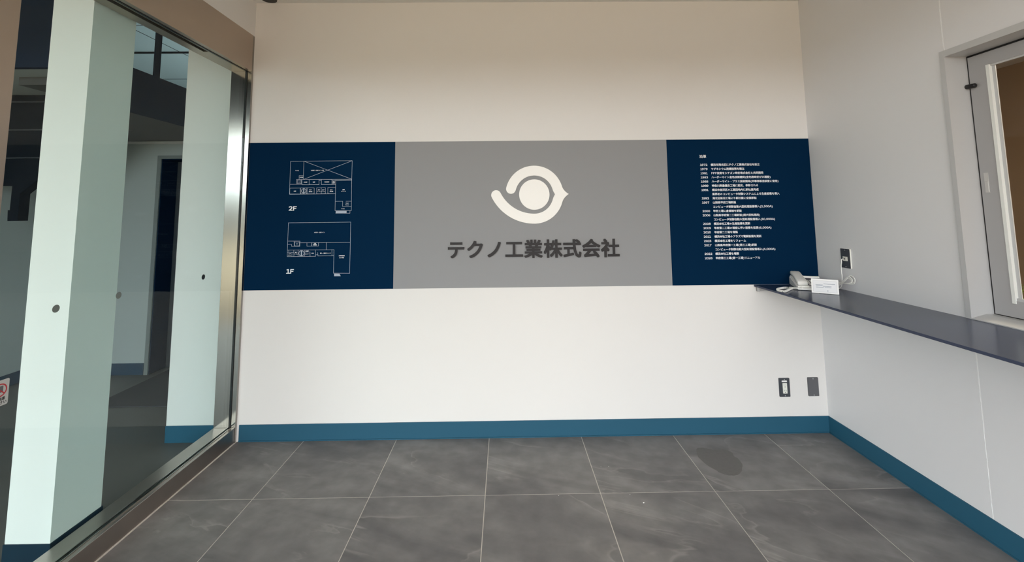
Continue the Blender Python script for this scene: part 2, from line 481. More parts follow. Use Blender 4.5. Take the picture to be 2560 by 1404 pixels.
SEG2=[(0.284,1.82,0.705,1.822),(0.705,1.822,0.705,1.693),(0.705,1.693,0.707,1.481),(0.597,1.481,0.707,1.481),(0.596,1.688,0.597,1.481),(0.284,1.82,0.285,1.595),(0.285,1.595,0.597,1.596),(0.375,1.82,0.375,1.697),(0.378,1.82,0.704,1.695),(0.379,1.697,0.704,1.821),(0.329,1.696,0.705,1.694),(0.572,1.685,0.704,1.687),(0.286,1.663,0.331,1.663),(0.346,1.722,0.374,1.722),(0.346,1.722,0.347,1.698),(0.483,1.689,0.498,1.688),(0.571,1.659,0.596,1.659),(0.598,1.544,0.647,1.544),(0.647,1.544,0.647,1.509),(0.647,1.509,0.705,1.508),(0.67,1.544,0.706,1.544),(0.602,1.464,0.698,1.463),(0.698,1.48,0.698,1.463),(0.329,1.696,0.363,1.696),(0.363,1.696,0.364,1.663),(0.364,1.663,0.331,1.663),(0.331,1.663,0.329,1.696),(0.335,1.69,0.359,1.69),(0.359,1.69,0.36,1.668),(0.36,1.668,0.336,1.669),(0.336,1.669,0.335,1.69),(0.366,1.696,0.415,1.695),(0.415,1.695,0.416,1.659),(0.416,1.659,0.367,1.66),(0.367,1.66,0.366,1.696),(0.415,1.695,0.482,1.695),(0.482,1.695,0.483,1.659),(0.483,1.659,0.416,1.66),(0.416,1.66,0.415,1.695),(0.498,1.695,0.57,1.694),(0.57,1.694,0.571,1.659),(0.571,1.659,0.499,1.66),(0.499,1.66,0.498,1.695),(0.286,1.637,0.356,1.637),(0.356,1.637,0.358,1.596),(0.358,1.596,0.287,1.597),(0.287,1.597,0.286,1.637),(0.359,1.638,0.401,1.638),(0.401,1.638,0.402,1.597),(0.402,1.597,0.361,1.598),(0.361,1.598,0.359,1.638),(0.403,1.638,0.451,1.637),(0.451,1.637,0.452,1.597),(0.452,1.597,0.404,1.597),(0.404,1.597,0.403,1.638),(0.468,1.637,0.499,1.637),(0.499,1.637,0.5,1.596),(0.5,1.596,0.469,1.597),(0.469,1.597,0.468,1.637),(0.499,1.638,0.527,1.638),(0.527,1.638,0.528,1.597),(0.528,1.597,0.5,1.597),(0.5,1.597,0.499,1.638),(0.544,1.639,0.596,1.638),(0.596,1.638,0.597,1.596),(0.597,1.596,0.545,1.597),(0.545,1.597,0.544,1.639)]
SEG1=[(0.285,1.402,0.705,1.403),(0.705,1.403,0.706,1.062),(0.598,1.064,0.706,1.062),(0.597,1.219,0.598,1.064),(0.285,1.402,0.285,1.177),(0.285,1.177,0.475,1.177),(0.366,1.268,0.705,1.268),(0.285,1.28,0.367,1.279),(0.367,1.279,0.367,1.244),(0.367,1.244,0.312,1.245),(0.312,1.245,0.311,1.258),(0.311,1.258,0.284,1.258),(0.328,1.279,0.33,1.245),(0.544,1.269,0.545,1.22),(0.285,1.22,0.597,1.219),(0.294,1.219,0.295,1.206),(0.286,1.205,0.329,1.205),(0.328,1.219,0.33,1.178),(0.316,1.205,0.317,1.178),(0.357,1.22,0.358,1.178),(0.401,1.22,0.402,1.177),(0.426,1.22,0.426,1.206),(0.401,1.206,0.437,1.206),(0.437,1.206,0.438,1.178),(0.473,1.22,0.475,1.177),(0.474,1.187,0.49,1.187),(0.489,1.201,0.491,1.179),(0.491,1.179,0.597,1.179),(0.583,1.219,0.585,1.179),(0.332,1.274,0.363,1.273),(0.363,1.273,0.364,1.248),(0.364,1.248,0.333,1.248),(0.333,1.248,0.332,1.274),(0.414,1.268,0.446,1.268),(0.446,1.268,0.446,1.245),(0.446,1.245,0.415,1.245),(0.415,1.245,0.414,1.268),(0.447,1.268,0.492,1.268),(0.492,1.268,0.492,1.245),(0.492,1.245,0.448,1.245),(0.448,1.245,0.447,1.268)]
LAB2=[(0.33,1.757,'その他'),(0.469,1.757,'水処理・生産ライン上部'),(0.362,1.71,'分析室'),(0.348,1.678,'EV'),(0.391,1.677,'応接室'),(0.448,1.677,'倉庫'),(0.536,1.677,'製造管理'),(0.583,1.678,'資材'),(0.583,1.67,'倉庫'),(0.321,1.616,'倉庫'),(0.426,1.624,'男子'),(0.427,1.612,'更衣室'),(0.484,1.623,'男子'),(0.484,1.612,'トイレ'),(0.513,1.623,'女子'),(0.513,1.612,'トイレ'),(0.568,1.623,'女子'),(0.569,1.612,'更衣室'),(0.651,1.623,'営業'),(0.651,1.612,'オフィス'),(0.678,1.532,'Break'),(0.678,1.52,'Planner'),(0.65,1.494,'テラス')]
LAB1=[(0.496,1.336,'水処理・生産ライン'),(0.348,1.261,'EV'),(0.468,1.261,'品質'),(0.469,1.253,'検査室'),(0.301,1.196,'女子'),(0.3,1.185,'トイレ'),(0.344,1.204,'男子'),(0.344,1.193,'トイレ'),(0.455,1.197,'受付'),(0.54,1.197,'搬入・搬出スペース'),(0.65,1.179,'出荷検査室'),(0.65,1.166,'出入荷室'),(0.415,1.212,'倉庫'),(0.419,1.193,'ロッカー')]
HATCH2=[(0.602, 1.464), (0.675, 1.463), (0.675, 1.479), (0.602, 1.479)]
HATCH1=[(0.603, 1.044), (0.647, 1.044), (0.638, 1.06), (0.602, 1.061)]

def seg_mesh(segs, w=0.0022):
    mb = MB()
    for q_, (x0, z0, x1, z1) in enumerate(segs):
        d = Vector((x1 - x0, z1 - z0)); L_ = d.length
        if L_ < 1e-5: continue
        d /= L_; n = Vector((-d.y, d.x)) * w / 2; e = d * w / 2
        q = [(x0 - e.x + n.x, z0 - e.y + n.y), (x0 - e.x - n.x, z0 - e.y - n.y), (x1 + e.x - n.x, z1 + e.y - n.y), (x1 + e.x + n.x, z1 + e.y + n.y)]
        mb.add([(a, -PTH - 0.0004 - q_ * 0.000004, b) for a, b in q], [(0, 1, 2, 3)])
    return mb
def labels_mesh(labs, size=0.0080):
    mb = MB()
    for x, z, t in labs:
        wall_text(mb, t, x, z - size * 0.38, size, PTH + 0.0006, offset=0.00018, align='CENTER')
    return mb
for SEG, LAB, HAT, title, tz, circ in ((SEG2, LAB2, HATCH2, '2F', 1.4855, (0.381, 1.618, 0.017)), (SEG1, LAB1, HATCH1, '1F', 1.0655, (0.380, 1.198, 0.0195))):
    d = seg_mesh(SEG)
    d.add([(a, -PTH - 0.0004, b) for a, b in HAT], [(0, 1, 2, 3)])
    cx, cz, cr = circ
    for k in range(20):
        a0, a1 = 2 * PI * k / 20, 2 * PI * (k + 1) / 20
        d.add([(cx + r * math.cos(a), -PTH - 0.0008, cz + r * math.sin(a)) for r, a in ((cr, a0), (cr, a1), (cr - 0.004, a1), (cr - 0.004, a0))], [(0, 1, 2, 3)])
    d.add([(cx + a, -PTH - 0.0009, cz + b) for a, b in ((-0.004, -0.018), (0.004, -0.018), (0.004, 0.018), (-0.004, 0.018))], [(0, 1, 2, 3)])
    d.build('plan_drawing', m_line, pl)
    labels_mesh(LAB).build('room_names', m_ink, pl)
    mixed_text(MB(), title, 0.2835, tz, 0.0365, PTH + 0.0006, 0.0014).build('floor_number', m_ink, pl)

HIST = [('1972', '横浜市港北区にテクノ工業株式会社を設立'), ('1979', 'マグネシウム防錆技術を確立'), ('1981', 'FPF技術をシチズン時計株式会社と共同開発'),
        ('1983', 'ハーダーマイト金色技術開発(金色腕時計が大増産)'), ('1988', 'ハーダーマイト・プラス技術開発(半導体製造装置に使用)'),
        ('1989', '神奈川県最優良工場に認定、表彰される'), ('1991', '横浜市金沢区の工業団地内に新社屋完成'),
        ('', '業界初のコンピュータ制御システムによる生産設備を導入'), ('1992', '港北区新羽工場より新社屋に全面移転'), ('1997', '山梨県甲府工場新設'),
        ('', 'コンピュータ制御自動大型処理設備導入(2,500A)'), ('2000', '甲府工場に倉庫棟を新設'), ('2006', '山梨県甲府第二工場新設(超大型処理用)'),
        ('', 'コンピュータ制御自動大型処理設備導入(10,000A)'), ('2008', '横浜本社工場の生産設備を更新'), ('2009', '甲府第二工場の増産に伴い設備を拡張(6,000A)'),
        ('2010', '甲府第二工場を増築'), ('2011', '横浜本社工場のプラズマ電解設備を更新'), ('2015', '横浜本社工場をリフォーム'),
        ('2017', '山梨県甲府第一工場(第三工場)新設'), ('', 'コンピュータ制御自動大型処理設備導入(4,000A)'), ('2022', '横浜本社工場を増築'), ('2026', '甲府第三工場(第一工場)リニューアル')]
wall_text(MB(), '沿革', 3.102, 1.8215, 0.0245, PTH + 0.0006, offset=0.0004).build('heading', m_ink, ch)
for k, (yr, tx) in enumerate(HIST):
    z = 1.7655 - k * 0.02893
    if yr: mixed_text(MB(), yr, 3.1045, z, 0.0182, PTH + 0.0006, 0.00045).build('year', m_ink, ch)
    mixed_text(MB(), tx, 3.1785, z, 0.01795, PTH + 0.0006, 0.00042).build('text_line', m_ink, ch)

# raised emblem
U = 0.000626 * 1.0
EX, EZ = 1.953, 1.578
def arc(cx, cy, r, a0, a1, n=24):
    return [(cx + r * math.cos(math.radians(a0 + (a1 - a0) * k / n)), cy + r * math.sin(math.radians(a0 + (a1 - a0) * k / n))) for k in range(n + 1)]
def bez(p0, p1, p2, n=8):
    return [tuple((1 - t) ** 2 * p0[i] + 2 * t * (1 - t) * p1[i] + t * t * p2[i] for i in (0, 1)) for t in [k / n for k in range(1, n)]]
R0, R1 = 208, 316
def pol(r, a): return (r * math.cos(math.radians(a)), r * math.sin(math.radians(a)))
out = arc(0, 0, R1, 166, 16, 36)
out += bez(pol(R1, 16), (318, 38), (376, 2)) + [(376, 2)] + bez((376, 2), (318, -38), pol(R1, -16))
out += arc(0, 0, R1, -16, -90, 20)
out += arc(0, 203, 519, 270, 206.3, 22)[1:]
cc = (203 * 0 + 465 * math.cos(math.radians(206.3)), 203 + 465 * math.sin(math.radians(206.3)))
out += arc(cc[0], cc[1], 54, 206.3, 26.3, 16)[1:-1]
out += arc(0, 203, 411, 206.3, 270, 22)
out += arc(0, 0, R0, -90, -17, 20)[1:]
out += bez(pol(R0, -17), (206, -34), (226, 1)) + [(226, 1)] + bez((226, 1), (206, 34), pol(R0, 17))
out += arc(0, 0, R0, 17, 166, 36)
uc = pol((R0 + R1) / 2, 166)
out += arc(uc[0], uc[1], 54, 166 + 180, 166, 16)[1:-1]
em = thing('emblem', 'raised white eye shaped company emblem in the middle of the grey panel', 'emblem', (EX, 0, EZ))
MB().prism([(EX + a * U, EZ + b * U) for a, b in out], wall_pt, PTH + 0.0002, PTH + 0.009).build('swirl', m_white, em)
MB().prism([(EX + a * U, EZ + b * U) for a, b in arc(0, 0, 166, 0, 360, 56)[:-1]], wall_pt, PTH + 0.0002, PTH + 0.009).build('disc', m_white, em)

lt = thing('company_lettering', 'row of dark raised metal characters under the white emblem', 'lettering', (1.94, 0, 1.21))
for c_, x in zip('テクノ工業株式会社', (1.419, 1.549, 1.680, 1.811, 1.941, 2.074, 2.203, 2.333, 2.463)):
    vs, fs = text_geo(c_, 0.127, 0.0, 0.0035, 3, 'CENTER')
    mb = MB()                               # the stroke weight is built up from slightly shifted copies of the outline
    for q in range(8):
        ox, oz = [(1, 1), (1, 0), (1, -1), (0, -1), (-1, -1), (-1, 0), (-1, 1), (0, 1)][q]
        ox *= 0.0031; oz *= 0.0031
        mb.add([(x + a + ox, -PTH - 0.0078 - c - q * 0.00008, 1.1635 + b + oz) for a, b, c in vs], fs)
    mb.build('letter', m_letter, lt)

# ------------------------------------------------------------------ counter
KZ, KX = 0.9561, 3.4284
ct = thing('counter', 'long slate blue shelf counter along the right wall', 'counter', ((KX + RW) / 2, -1.4, KZ - 0.012))
box('top', (KX, RW - 0.0005, -2.75, -0.0045, KZ - 0.012, KZ), m_counter, ct, bev=0.0015)
for yb in (-0.006, -2.70):
    br = MB().box(KX + 0.015, RW - 0.002, yb - 0.004, yb, KZ - 0.042, KZ - 0.0122).box(KX + 0.015, RW - 0.002, yb - 0.034, yb - 0.004, KZ - 0.0165, KZ - 0.0122)
    br.box(KX + 0.015, KX + 0.019, yb - 0.034, yb, KZ - 0.042, KZ - 0.0122)
    br.build('bracket', m_frame, ct)

# ------------------------------------------------------------------ outlets
def plate(o_name, label, cat, x, z, mplate):
    t = thing(o_name, label, cat, (x, -0.0005, z - 0.06))
    bm_ = MB().prism(rrect(x, z, 0.0705, 0.119, 0.004), wall_pt, 0.0003, 0.0055)
    bm_.prism(rrect(x, z, 0.066, 0.1145, 0.003), wall_pt, 0.0055, 0.0075).build('cover_plate', mplate, t)
    for s in (-1, 1):
        MB().prism([(x + 0.003 * math.cos(k * PI / 5), z + s * 0.0515 + 0.003 * math.sin(k * PI / 5)) for k in range(10)], wall_pt, 0.0075, 0.0083).build('screw', m_frame, t)
    return t
px, pz = 3.5915, 0.2885
t = plate('wall_outlet', 'dark wall plate with white double power socket low on the back wall', 'outlet', px, pz, m_plate)
MB().prism(rrect(px - 0.001, pz + 0.0395, 0.035, 0.010, 0.003), wall_pt, 0.0076, 0.0086).build('label_strip', m_paper, t)
sock = MB().prism(rrect(px, pz - 0.004, 0.028, 0.066, 0.002), wall_pt, 0.0076, 0.0110).build('socket', m_socket, t)
mb = MB()
for dz in (0.017, -0.018):
    for dx in (-0.006, 0.006):
        mb.box(px + dx - 0.0010, px + dx + 0.0010, -0.0114, -0.0109, pz + dz - 0.004, pz + dz + 0.004)
    mb.prism([(px + 0.0024 * math.cos(k * PI / 5), pz + dz - 0.0115 + 0.0024 * math.sin(k * PI / 5)) for k in range(10)], wall_pt, 0.0109, 0.0114)
mb.build('slots', m_black, sock)
plate('blank_wall_plate', 'plain grey blank wall plate nearest the right corner', 'wall plate', 3.7835, 0.290, m_plate2)

# telephone jack on the right wall
jy, jz = -0.2735, 1.1535
tj = thing('telephone_jack', 'dark telephone wall plate on the right wall above the phone', 'outlet', (RW, jy, jz - 0.06))
def rpt(a, b, d): return (RW - d, a, b)
MB().prism(rrect(jy, jz, 0.075, 0.119, 0.003), rpt, 0.0003, 0.0075).build('backing_box', m_socket, tj)
MB().prism(rrect(jy + 0.0005, jz, 0.0735, 0.118, 0.003), rpt, 0.0076, 0.0098).build('cover_plate', m_plate, tj)
for s in (-1, 1):
    MB().prism([(jy + 0.003 * math.cos(k * PI / 5), jz + s * 0.0505 + 0.003 * math.sin(k * PI / 5)) for k in range(10)], rpt, 0.0098, 0.0106).build('screw', m_frame, tj)
sk = MB().prism(rrect(jy - 0.001, jz - 0.002, 0.034, 0.026, 0.001), rpt, 0.0099, 0.0145).build('socket', m_socket, tj)
box('plug', (RW - 0.020, RW - 0.0146, jy - 0.004, jy + 0.006, jz - 0.007, jz + 0.003), m_plate2, sk)

# ------------------------------------------------------------------ telephone
ph = thing('desk_telephone', 'off white corded desk telephone in the corner of the counter', 'telephone', (3.5795, -0.234, KZ), math.radians(-21))
PWd, PDp = 0.170, 0.230
def zt(y): return 0.018 + (0.060 - 0.018) * y / PDp          # sloping top
body = MB()
prof = [(0.0, 0.003), (0.0, 0.013), (0.005, 0.018), (PDp - 0.012, zt(PDp) - 0.002), (PDp - 0.004, zt(PDp) - 0.004), (PDp, zt(PDp) - 0.012), (PDp, 0.003)]
bm = bmesh.new()
vv = [[bm.verts.new((x, y, z)) for y, z in prof] for x in (0, PWd)]
bm.faces.new(vv[0][::-1]); bm.faces.new(vv[1])
for k in range(len(prof)):
    j = (k + 1) % len(prof)
    bm.faces.new((vv[0][k], vv[0][j], vv[1][j], vv[1][k]))
bmesh.ops.bevel(bm, geom=[e for e in bm.edges if abs(e.verts[0].co.x - e.verts[1].co.x) < 1e-6], offset=0.003, segments=2, affect='EDGES')
body.bm(bm).build('body', m_phone, ph, keep=False)
ang = math.atan2(0.042, PDp)
def slope_box(x0, x1, y0, y1, h0, h1, bev=0.0):
    m_ = MB().box(x0, x1, y0, y1, h0, h1, bev=bev)
    m_.v = [(x, y, z + 0.0175 + (y) * math.tan(ang)) for x, y, z in m_.v]
    return m_
slope_box(0.070, 0.164, 0.045, 0.190, -0.003, 0.0012, 0.0008).build('keypad_panel', m_keypad, ph, keep=False)
for r in range(5):
    for c in range(3):
        slope_box(0.076 + c * 0.019, 0.090 + c * 0.019, 0.052 + r * 0.0190, 0.065 + r * 0.0190, 0.001, 0.0045, 0.001).build('key', m_phone, ph, keep=False)
for r in range(4):
    slope_box(0.138, 0.158, 0.056 + r * 0.024, 0.070 + r * 0.024, 0.001, 0.004, 0.001).build('key', m_phone, ph, keep=False)
dl = MB().box(0.066, PWd - 0.002, 0.200, 0.223, 0.048, 0.064, bev=0.003)
dl.build('display_ridge', m_phone, ph, keep=False)
# cradle and handset
slope_box(0.004, 0.066, 0.014, 0.224, -0.002, 0.006, 0.002).build('cradle', m_phone, ph, keep=False)
hs = MB(); rings = []
bm = bmesh.new()
path = [(0.000, 0.011, 0.024, 0.022), (0.005, 0.011, 0.029, 0.027), (0.034, 0.012, 0.030, 0.028), (0.060, 0.015, 0.028, 0.025), (0.095, 0.018, 0.027, 0.024), (0.130, 0.018, 0.027, 0.025), (0.152, 0.016, 0.029, 0.027), (0.178, 0.013, 0.029, 0.028), (0.184, 0.012, 0.024, 0.024)]
sec = []
for y, lift, hw, hh in path:
    y = 0.010 + y * 1.12
    z0 = 0.0175 + y * math.tan(ang) + 0.004 + (lift - 0.011)
    ringv = []
    for k in range(16):
        a = 2 * PI * k / 16
        ca, sa = math.cos(a), math.sin(a)
        sx_ = math.copysign(abs(ca) ** 0.45, ca); sz_ = math.copysign(abs(sa) ** 0.5, sa)
        ringv.append(bm.verts.new((0.033 + sx_ * hw, y + 0.004, z0 + hh * 0.5 + sz_ * hh * 0.5 + 0.004)))
    sec.append(ringv)
for a_, b_ in zip(sec, sec[1:]):
    for k in range(16):
        bm.faces.new((a_[k], a_[(k + 1) % 16], b_[(k + 1) % 16], b_[k]))
bm.faces.new(sec[0][::-1]); bm.faces.new(sec[-1])
hs.bm(bm, smooth=True).build('handset', m_phone, ph, keep=False)

# coiled handset cord lying in a loop on the counter
guide = smooth_path([(3.606, -0.240, 0.975), (3.590, -0.236, 0.968), (3.566, -0.190, 0.9635), (3.535, -0.180, 0.9635), (3.495, -0.198, 0.9635), (3.455, -0.228, 0.9635), (3.437, -0.262, 0.9632), (3.436, -0.296, 0.9632), (3.452, -0.309, 0.9635), (3.480, -0.284, 0.9635), (3.520, -0.244, 0.9635), (3.555, -0.212, 0.9635), (3.572, -0.196, 0.9640)], 14)
cum = [0]
for a_, b_ in zip(guide, guide[1:]): cum.append(cum[-1] + (b_ - a_).length)
coil = []; turns = 58; tot = cum[-1]; per = 9
k = 0
prevu = None
for i in range(turns * per + 1):
    s_ = tot * i / (turns * per)
    while k < len(cum) - 2 and cum[k + 1] < s_: k += 1
    f_ = (s_ - cum[k]) / max(1e-9, cum[k + 1] - cum[k])
    p = guide[k].lerp(guide[k + 1], f_); tdir = (guide[k + 1] - guide[k]).normalized()
    u = tdir.cross(Vector((0, 0, 1))).normalized(); w = u.cross(tdir)
    a = 2 * PI * i / per
    coil.append(p + (u * math.cos(a) + w * math.sin(a)) * 0.0050)
o = MB().tube(coil, 0.0021, 5).build('handset_cord', m_cord)
tag(o, 'white coiled handset cord looping over the counter edge left of the phone', 'cord')

# line cord from the wall jack, bundled with a tie
wc = thing('telephone_line_cord', 'white telephone line cord hanging from the wall jack, tied in a bundle', 'cord', (3.84, -0.255, KZ))
line = smooth_path([(RW - 0.0195, jy + 0.001, jz - 0.003), (3.845, jy + 0.006, 1.146), (3.843, -0.268, 1.128), (3.843, -0.262, 1.107), (3.846, -0.257, 1.067), (3.846, -0.259, 1.044), (3.847, -0.254, 1.011), (3.848, -0.250, 0.995), (3.848, -0.240, 0.975), (3.842, -0.224, 0.9605), (3.828, -0.200, 0.9590), (3.812, -0.150, 0.9600)], 6)
MB().tube(line, 0.0026, 7).build('cord', m_cord, wc)
tie = Vector((3.848, -0.250, 0.997))
mb = MB()
for k in range(6):
    s_ = 0.85 + 0.09 * k + random.uniform(-0.03, 0.03); dz = random.uniform(-0.006, 0.006); dx = -0.004 * (k % 3)
    lp = [tie + Vector((dx, -0.006, 0)), tie + Vector((dx, -0.032 * s_, 0.028 + dz)), tie + Vector((dx + 0.004, -0.062 * s_, 0.050 * s_ + dz)), tie + Vector((dx + 0.006, -0.086 * s_, 0.040 * s_ + dz)), tie + Vector((dx + 0.004, -0.084 * s_, 0.022 + dz)), tie + Vector((dx, -0.058 * s_, 0.012 + dz)), tie + Vector((dx, -0.026, 0.006))]
    mb.tube(smooth_path(lp, 6, True), 0.0023, 6, True)
    lq = [tie + Vector((dx, 0.006, 0)), tie + Vector((dx, 0.034 * s_, 0.006 + dz)), tie + Vector((dx, 0.058 * s_, -0.006 + dz)), tie + Vector((dx, 0.062 * s_, -0.022)), tie + Vector((dx, 0.038 * s_, -0.020)), tie + Vector((dx, 0.014, -0.008))]
    mb.tube(smooth_path(lq, 6, True), 0.0023, 6, True)
mb.build('bundled_loops', m_cord, wc)
mb = MB()
mb.tube([tie + Vector((-0.006 + 0.010 * math.cos(2 * PI * k / 12), 0, 0.009 * math.sin(2 * PI * k / 12))) for k in range(12)], 0.0016, 6, True)
mb.tube([tie + Vector((-0.012, 0, 0)), tie + Vector((-0.016, -0.012, -0.004)), tie + Vector((-0.014, -0.022, -0.003))], 0.0014, 6)
mb.build('tie', m_paper, wc)

# ------------------------------------------------------------------ card stand
SW, SH = 0.1345, 0.0835
cs = thing('card_stand', 'small white framed notice card standing on the counter in front of the phone', 'notice', (3.604, -0.326, KZ), math.radians(-36.5))
tilt = math.radians(6)
def cpt(a, b, d): return (a, -d * math.cos(tilt) + b * math.sin(tilt), b * math.cos(tilt) - d * math.sin(tilt) + 0.002)
MB().prism(rrect(SW / 2, SH / 2, SW, SH, 0.0015), cpt, -0.002, 0.0).build('frame', m_paper, cs, keep=False)
MB().prism(rrect(SW / 2, SH / 2 - 0.001, SW - 0.018, SH - 0.017, 0.001), cpt, 0.0001, 0.0006).build('card', mat('card_print', (0.86, 0.87, 0.90), 0.6), cs, keep=False)
m_printed = mat('grey_ink', (0.30, 0.33, 0.41), 0.6)
for z_, x0, x1 in ((0.0545, 0.062, 0.118), (0.0475, 0.022, 0.058), (0.0425, 0.024, 0.054), (0.0405, 0.057, 0.100), (0.0335, 0.024, 0.062), (0.0335, 0.066, 0.098)):
    x = x0
    mb = MB()
    while x < x1:
        w = random.uniform(0.0025, 0.0050)
        mb.prism([(x, z_), (min(x + w, x1), z_), (min(x + w, x1), z_ + 0.0030), (x, z_ + 0.0030)], cpt, 0.0006, 0.0008)
        x += w + 0.0006
    mb.build('print_line', m_printed, cs, keep=False)
MB().prism([(0.078, 0.014), (0.083, 0.014), (0.083, 0.019), (0.078, 0.019)], cpt, 0.0006, 0.0008).build('print_mark', m_printed, cs, keep=False)
m_rule = mat('pale_rule', (0.50, 0.51, 0.53), 0.6)
for x0_, x1_, z0_, z1_ in ((0.0088, 0.0096, 0.008, 0.074), (0.125, 0.1258, 0.008, 0.074), (0.0096, 0.125, 0.0732, 0.074), (0.0096, 0.125, 0.008, 0.0088)):
    MB().prism([(x0_, z0_), (x1_, z0_), (x1_, z1_), (x0_, z1_)], cpt, 0.0006, 0.0008).build('border_rule', m_rule, cs, keep=False)
MB().prism([(0.0, 0.002), (0.048, 0.002), (0.0098, SH * 0.92)], lambda a, b, d: (SW / 2 + d, a + 0.002, b), -0.03, 0.03).build('easel_back', m_paper, cs, keep=False)

# ------------------------------------------------------------------ window_2 on the right wall
w2 = bpy.data.objects.new('window_2', None); COL.objects.link(w2); struct(w2, 'grey framed sliding reception window above the counter')
CX0 = RW - 0.010
JY, ZB, ZT = -1.014, 0.978, 2.180
mb = MB()
mb.box(CX0, RW + 0.165, JY, -0.9905, WZ0 + 0.0085, 2.211).box(CX0, RW + 0.165, -2.47, -2.446, WZ0 + 0.0085, 2.211).box(CX0, RW + 0.165, -2.446, JY, ZT, 2.211)
mb.build('casing', m_frame, w2)
MB().prism([(CX0, WZ0 + 0.0085), (RW + 0.165, WZ0 + 0.0085), (RW + 0.165, ZB), (RW + 0.06, ZB), (CX0, 0.961)], lambda a, b, d: (a, d, b), -2.446, JY).build('window_sill', m_frame, w2)
def sash(y0, y1, x0, nm='sash'):
    x1 = x0 + 0.030; z0, z1 = ZB + 0.004, ZT - 0.010
    a, b = 0.078, 0.060
    s_ = MB().box(x0, x1, y0, y0 - a, z0, z1).box(x0, x1, y1 + a, y1, z0, z1).box(x0, x1, y1 + a, y0 - a, z1 - b, z1).box(x0, x1, y1 + a, y0 - a, z0, z0 + 0.072)
    so = s_.build(nm, m_sash, w2)
    MB().box(x0 - 0.004, x0 + 0.012, y0 - a - 0.014, y0 - a, z0 + 0.060, z1 - b).box(x0 - 0.004, x0 + 0.012, y1 + a, y1 + a + 0.014, z0 + 0.060, z1 - b).build('glazing_bead', m_bead, so)
    MB().box(x0 + 0.004, x0 + 0.014, y1 + a, y0 - a - 0.014, z1 - b - 0.008, z1 - b).box(x0 + 0.002, x0 + 0.014, y1 + a, y0 - a - 0.014, z0 + 0.072, z0 + 0.084).box(x0 + 0.010, x0 + 0.014, y0 - a - 0.028, y0 - a - 0.014, z0 + 0.072, z1 - b).build('rebate', m_frame, so)
    box('glass_pane', (x0 + 0.014, x0 + 0.019, y1 + a, y0 - a - 0.002, z0 + 0.070, z1 - b + 0.002), m_glass2, so)
    return so
SX = 3.968
s1 = sash(JY - 0.0085, -1.80, SX)
s2 = sash(-1.72, -2.440, SX + 0.034)
MB().box(SX + 0.004, SX + 0.020, JY - 0.0085, JY, ZB, ZT).box(SX + 0.004, SX + 0.020, -2.446, JY - 0.0085, ZT - 0.010, ZT).box(SX + 0.002, SX + 0.020, -1.80, JY - 0.0085, ZB, ZB + 0.0035).build('gap_seal', m_black, w2)
pull = MB().box(SX - 0.0015, SX, -1.058, -1.039, 1.527, 1.619, bev=0.0005).build('flush_pull', m_pull, s1)
MB().box(SX - 0.004, SX - 0.0012, -1.056, -1.042, 1.531, 1.580, bev=0.001).build('pull_lip', m_pull, s1)
o = MB().tube([(SX - 0.0115, JY - 0.0005, 2.031), (SX - 0.0115, JY - 0.003, 2.031), (SX - 0.0115, JY - 0.040, 2.029), (SX - 0.0115, JY - 0.043, 2.029)], [0.006, 0.0105, 0.0105, 0.007], 14).build('window_stopper', m_black)
tag(o, 'black rubber stopper bridging jamb and sash near the top of the reception window', 'stopper')

# office behind the reception window
ofw = MB().box(6.2, 6.3, -5.2, 3.4, 0, 2.7).box(3.995, 6.3, 3.3, 3.4, 0, 2.7).box(3.995, 4.03, 0.12, 3.3, 0, 2.7).box(3.995, 6.3, -5.3, -5.2, 0, 2.7)
struct(ofw.build('wall_office', m_office), 'tan wall of the office behind the reception window')
struct(box('ceiling_office', (3.995, 6.3, -5.3, 3.4, 2.7, 2.75), m_ceil), 'office ceiling')
struct(box('floor_office', (3.995, 6.3, -5.3, 3.4, -0.05, 0.0), m_hallfloor), 'office floor')
desk = thing('office_desk', 'office side ledge behind the reception window glass', 'desk', (4.3, -1.7, 0))
box('top', (4.0, 4.55, -2.6, -0.4, 0.93, 0.955), m_office, desk)
for yy in (-0.46, -2.54):
    box('end_panel', (4.02, 4.53, yy - 0.015, yy + 0.015, 0, 0.93), m_office, desk)
pt = thing('potted_plant', 'small green potted plant behind the lower corner of the reception window', 'plant', (4.13, -0.94, 0.955))
mb = MB()
for k in range(12):
    a0, a1 = 2 * PI * k / 12, 2 * PI * (k + 1) / 12
    mb.add([(4.13 + r * math.cos(a), -0.94 + r * math.sin(a), z) for r, a, z in ((0.03, a0, 0.955), (0.03, a1, 0.955), (0.042, a1, 1.025), (0.042, a0, 1.025))], [(0, 1, 2, 3)])
    mb.add([(4.13 + r * math.cos(a), -0.94 + r * math.sin(a), 1.018) for r, a in ((0.0, 0), (0.040, a0), (0.040, a1))], [(0, 1, 2)])
mb.build('pot', m_paper, pt)
for k in range(34):
    a = 2 * PI * k / 34 * 5.1; e = 0.15 + 1.2 * (k % 7) / 7; L_ = 0.07 + 0.04 * random.random()
    d = Vector((math.cos(a) * math.cos(e), math.sin(a) * math.cos(e), math.sin(e)))
    sd = d.cross(Vector((0, 0, 1))).normalized() * 0.016
    b0 = Vector((4.13, -0.94, 1.02)) + d * 0.012
    q = [b0, b0 + d * L_ * 0.45 + sd, b0 + d * L_ - Vector((0, 0, 0.014)), b0 + d * L_ * 0.45 - sd, b0 + d * L_ * 0.5 + Vector((0, 0, 0.006))]
    MB().add(q, [(0, 1, 4), (1, 2, 4), (2, 3, 4), (3, 0, 4)]).build('leaf', m_leaf, pt)
ol = thing('office_fill_lamp', 'added unseen fill lamp that lights the office behind the window', 'lamp', (5.2, -1.8, 2.66))  # unseen lamp, added to light the closed office behind the glass
box('housing', (4.9, 5.5, -2.1, -1.5, 2.66, 2.70), m_paper, ol)
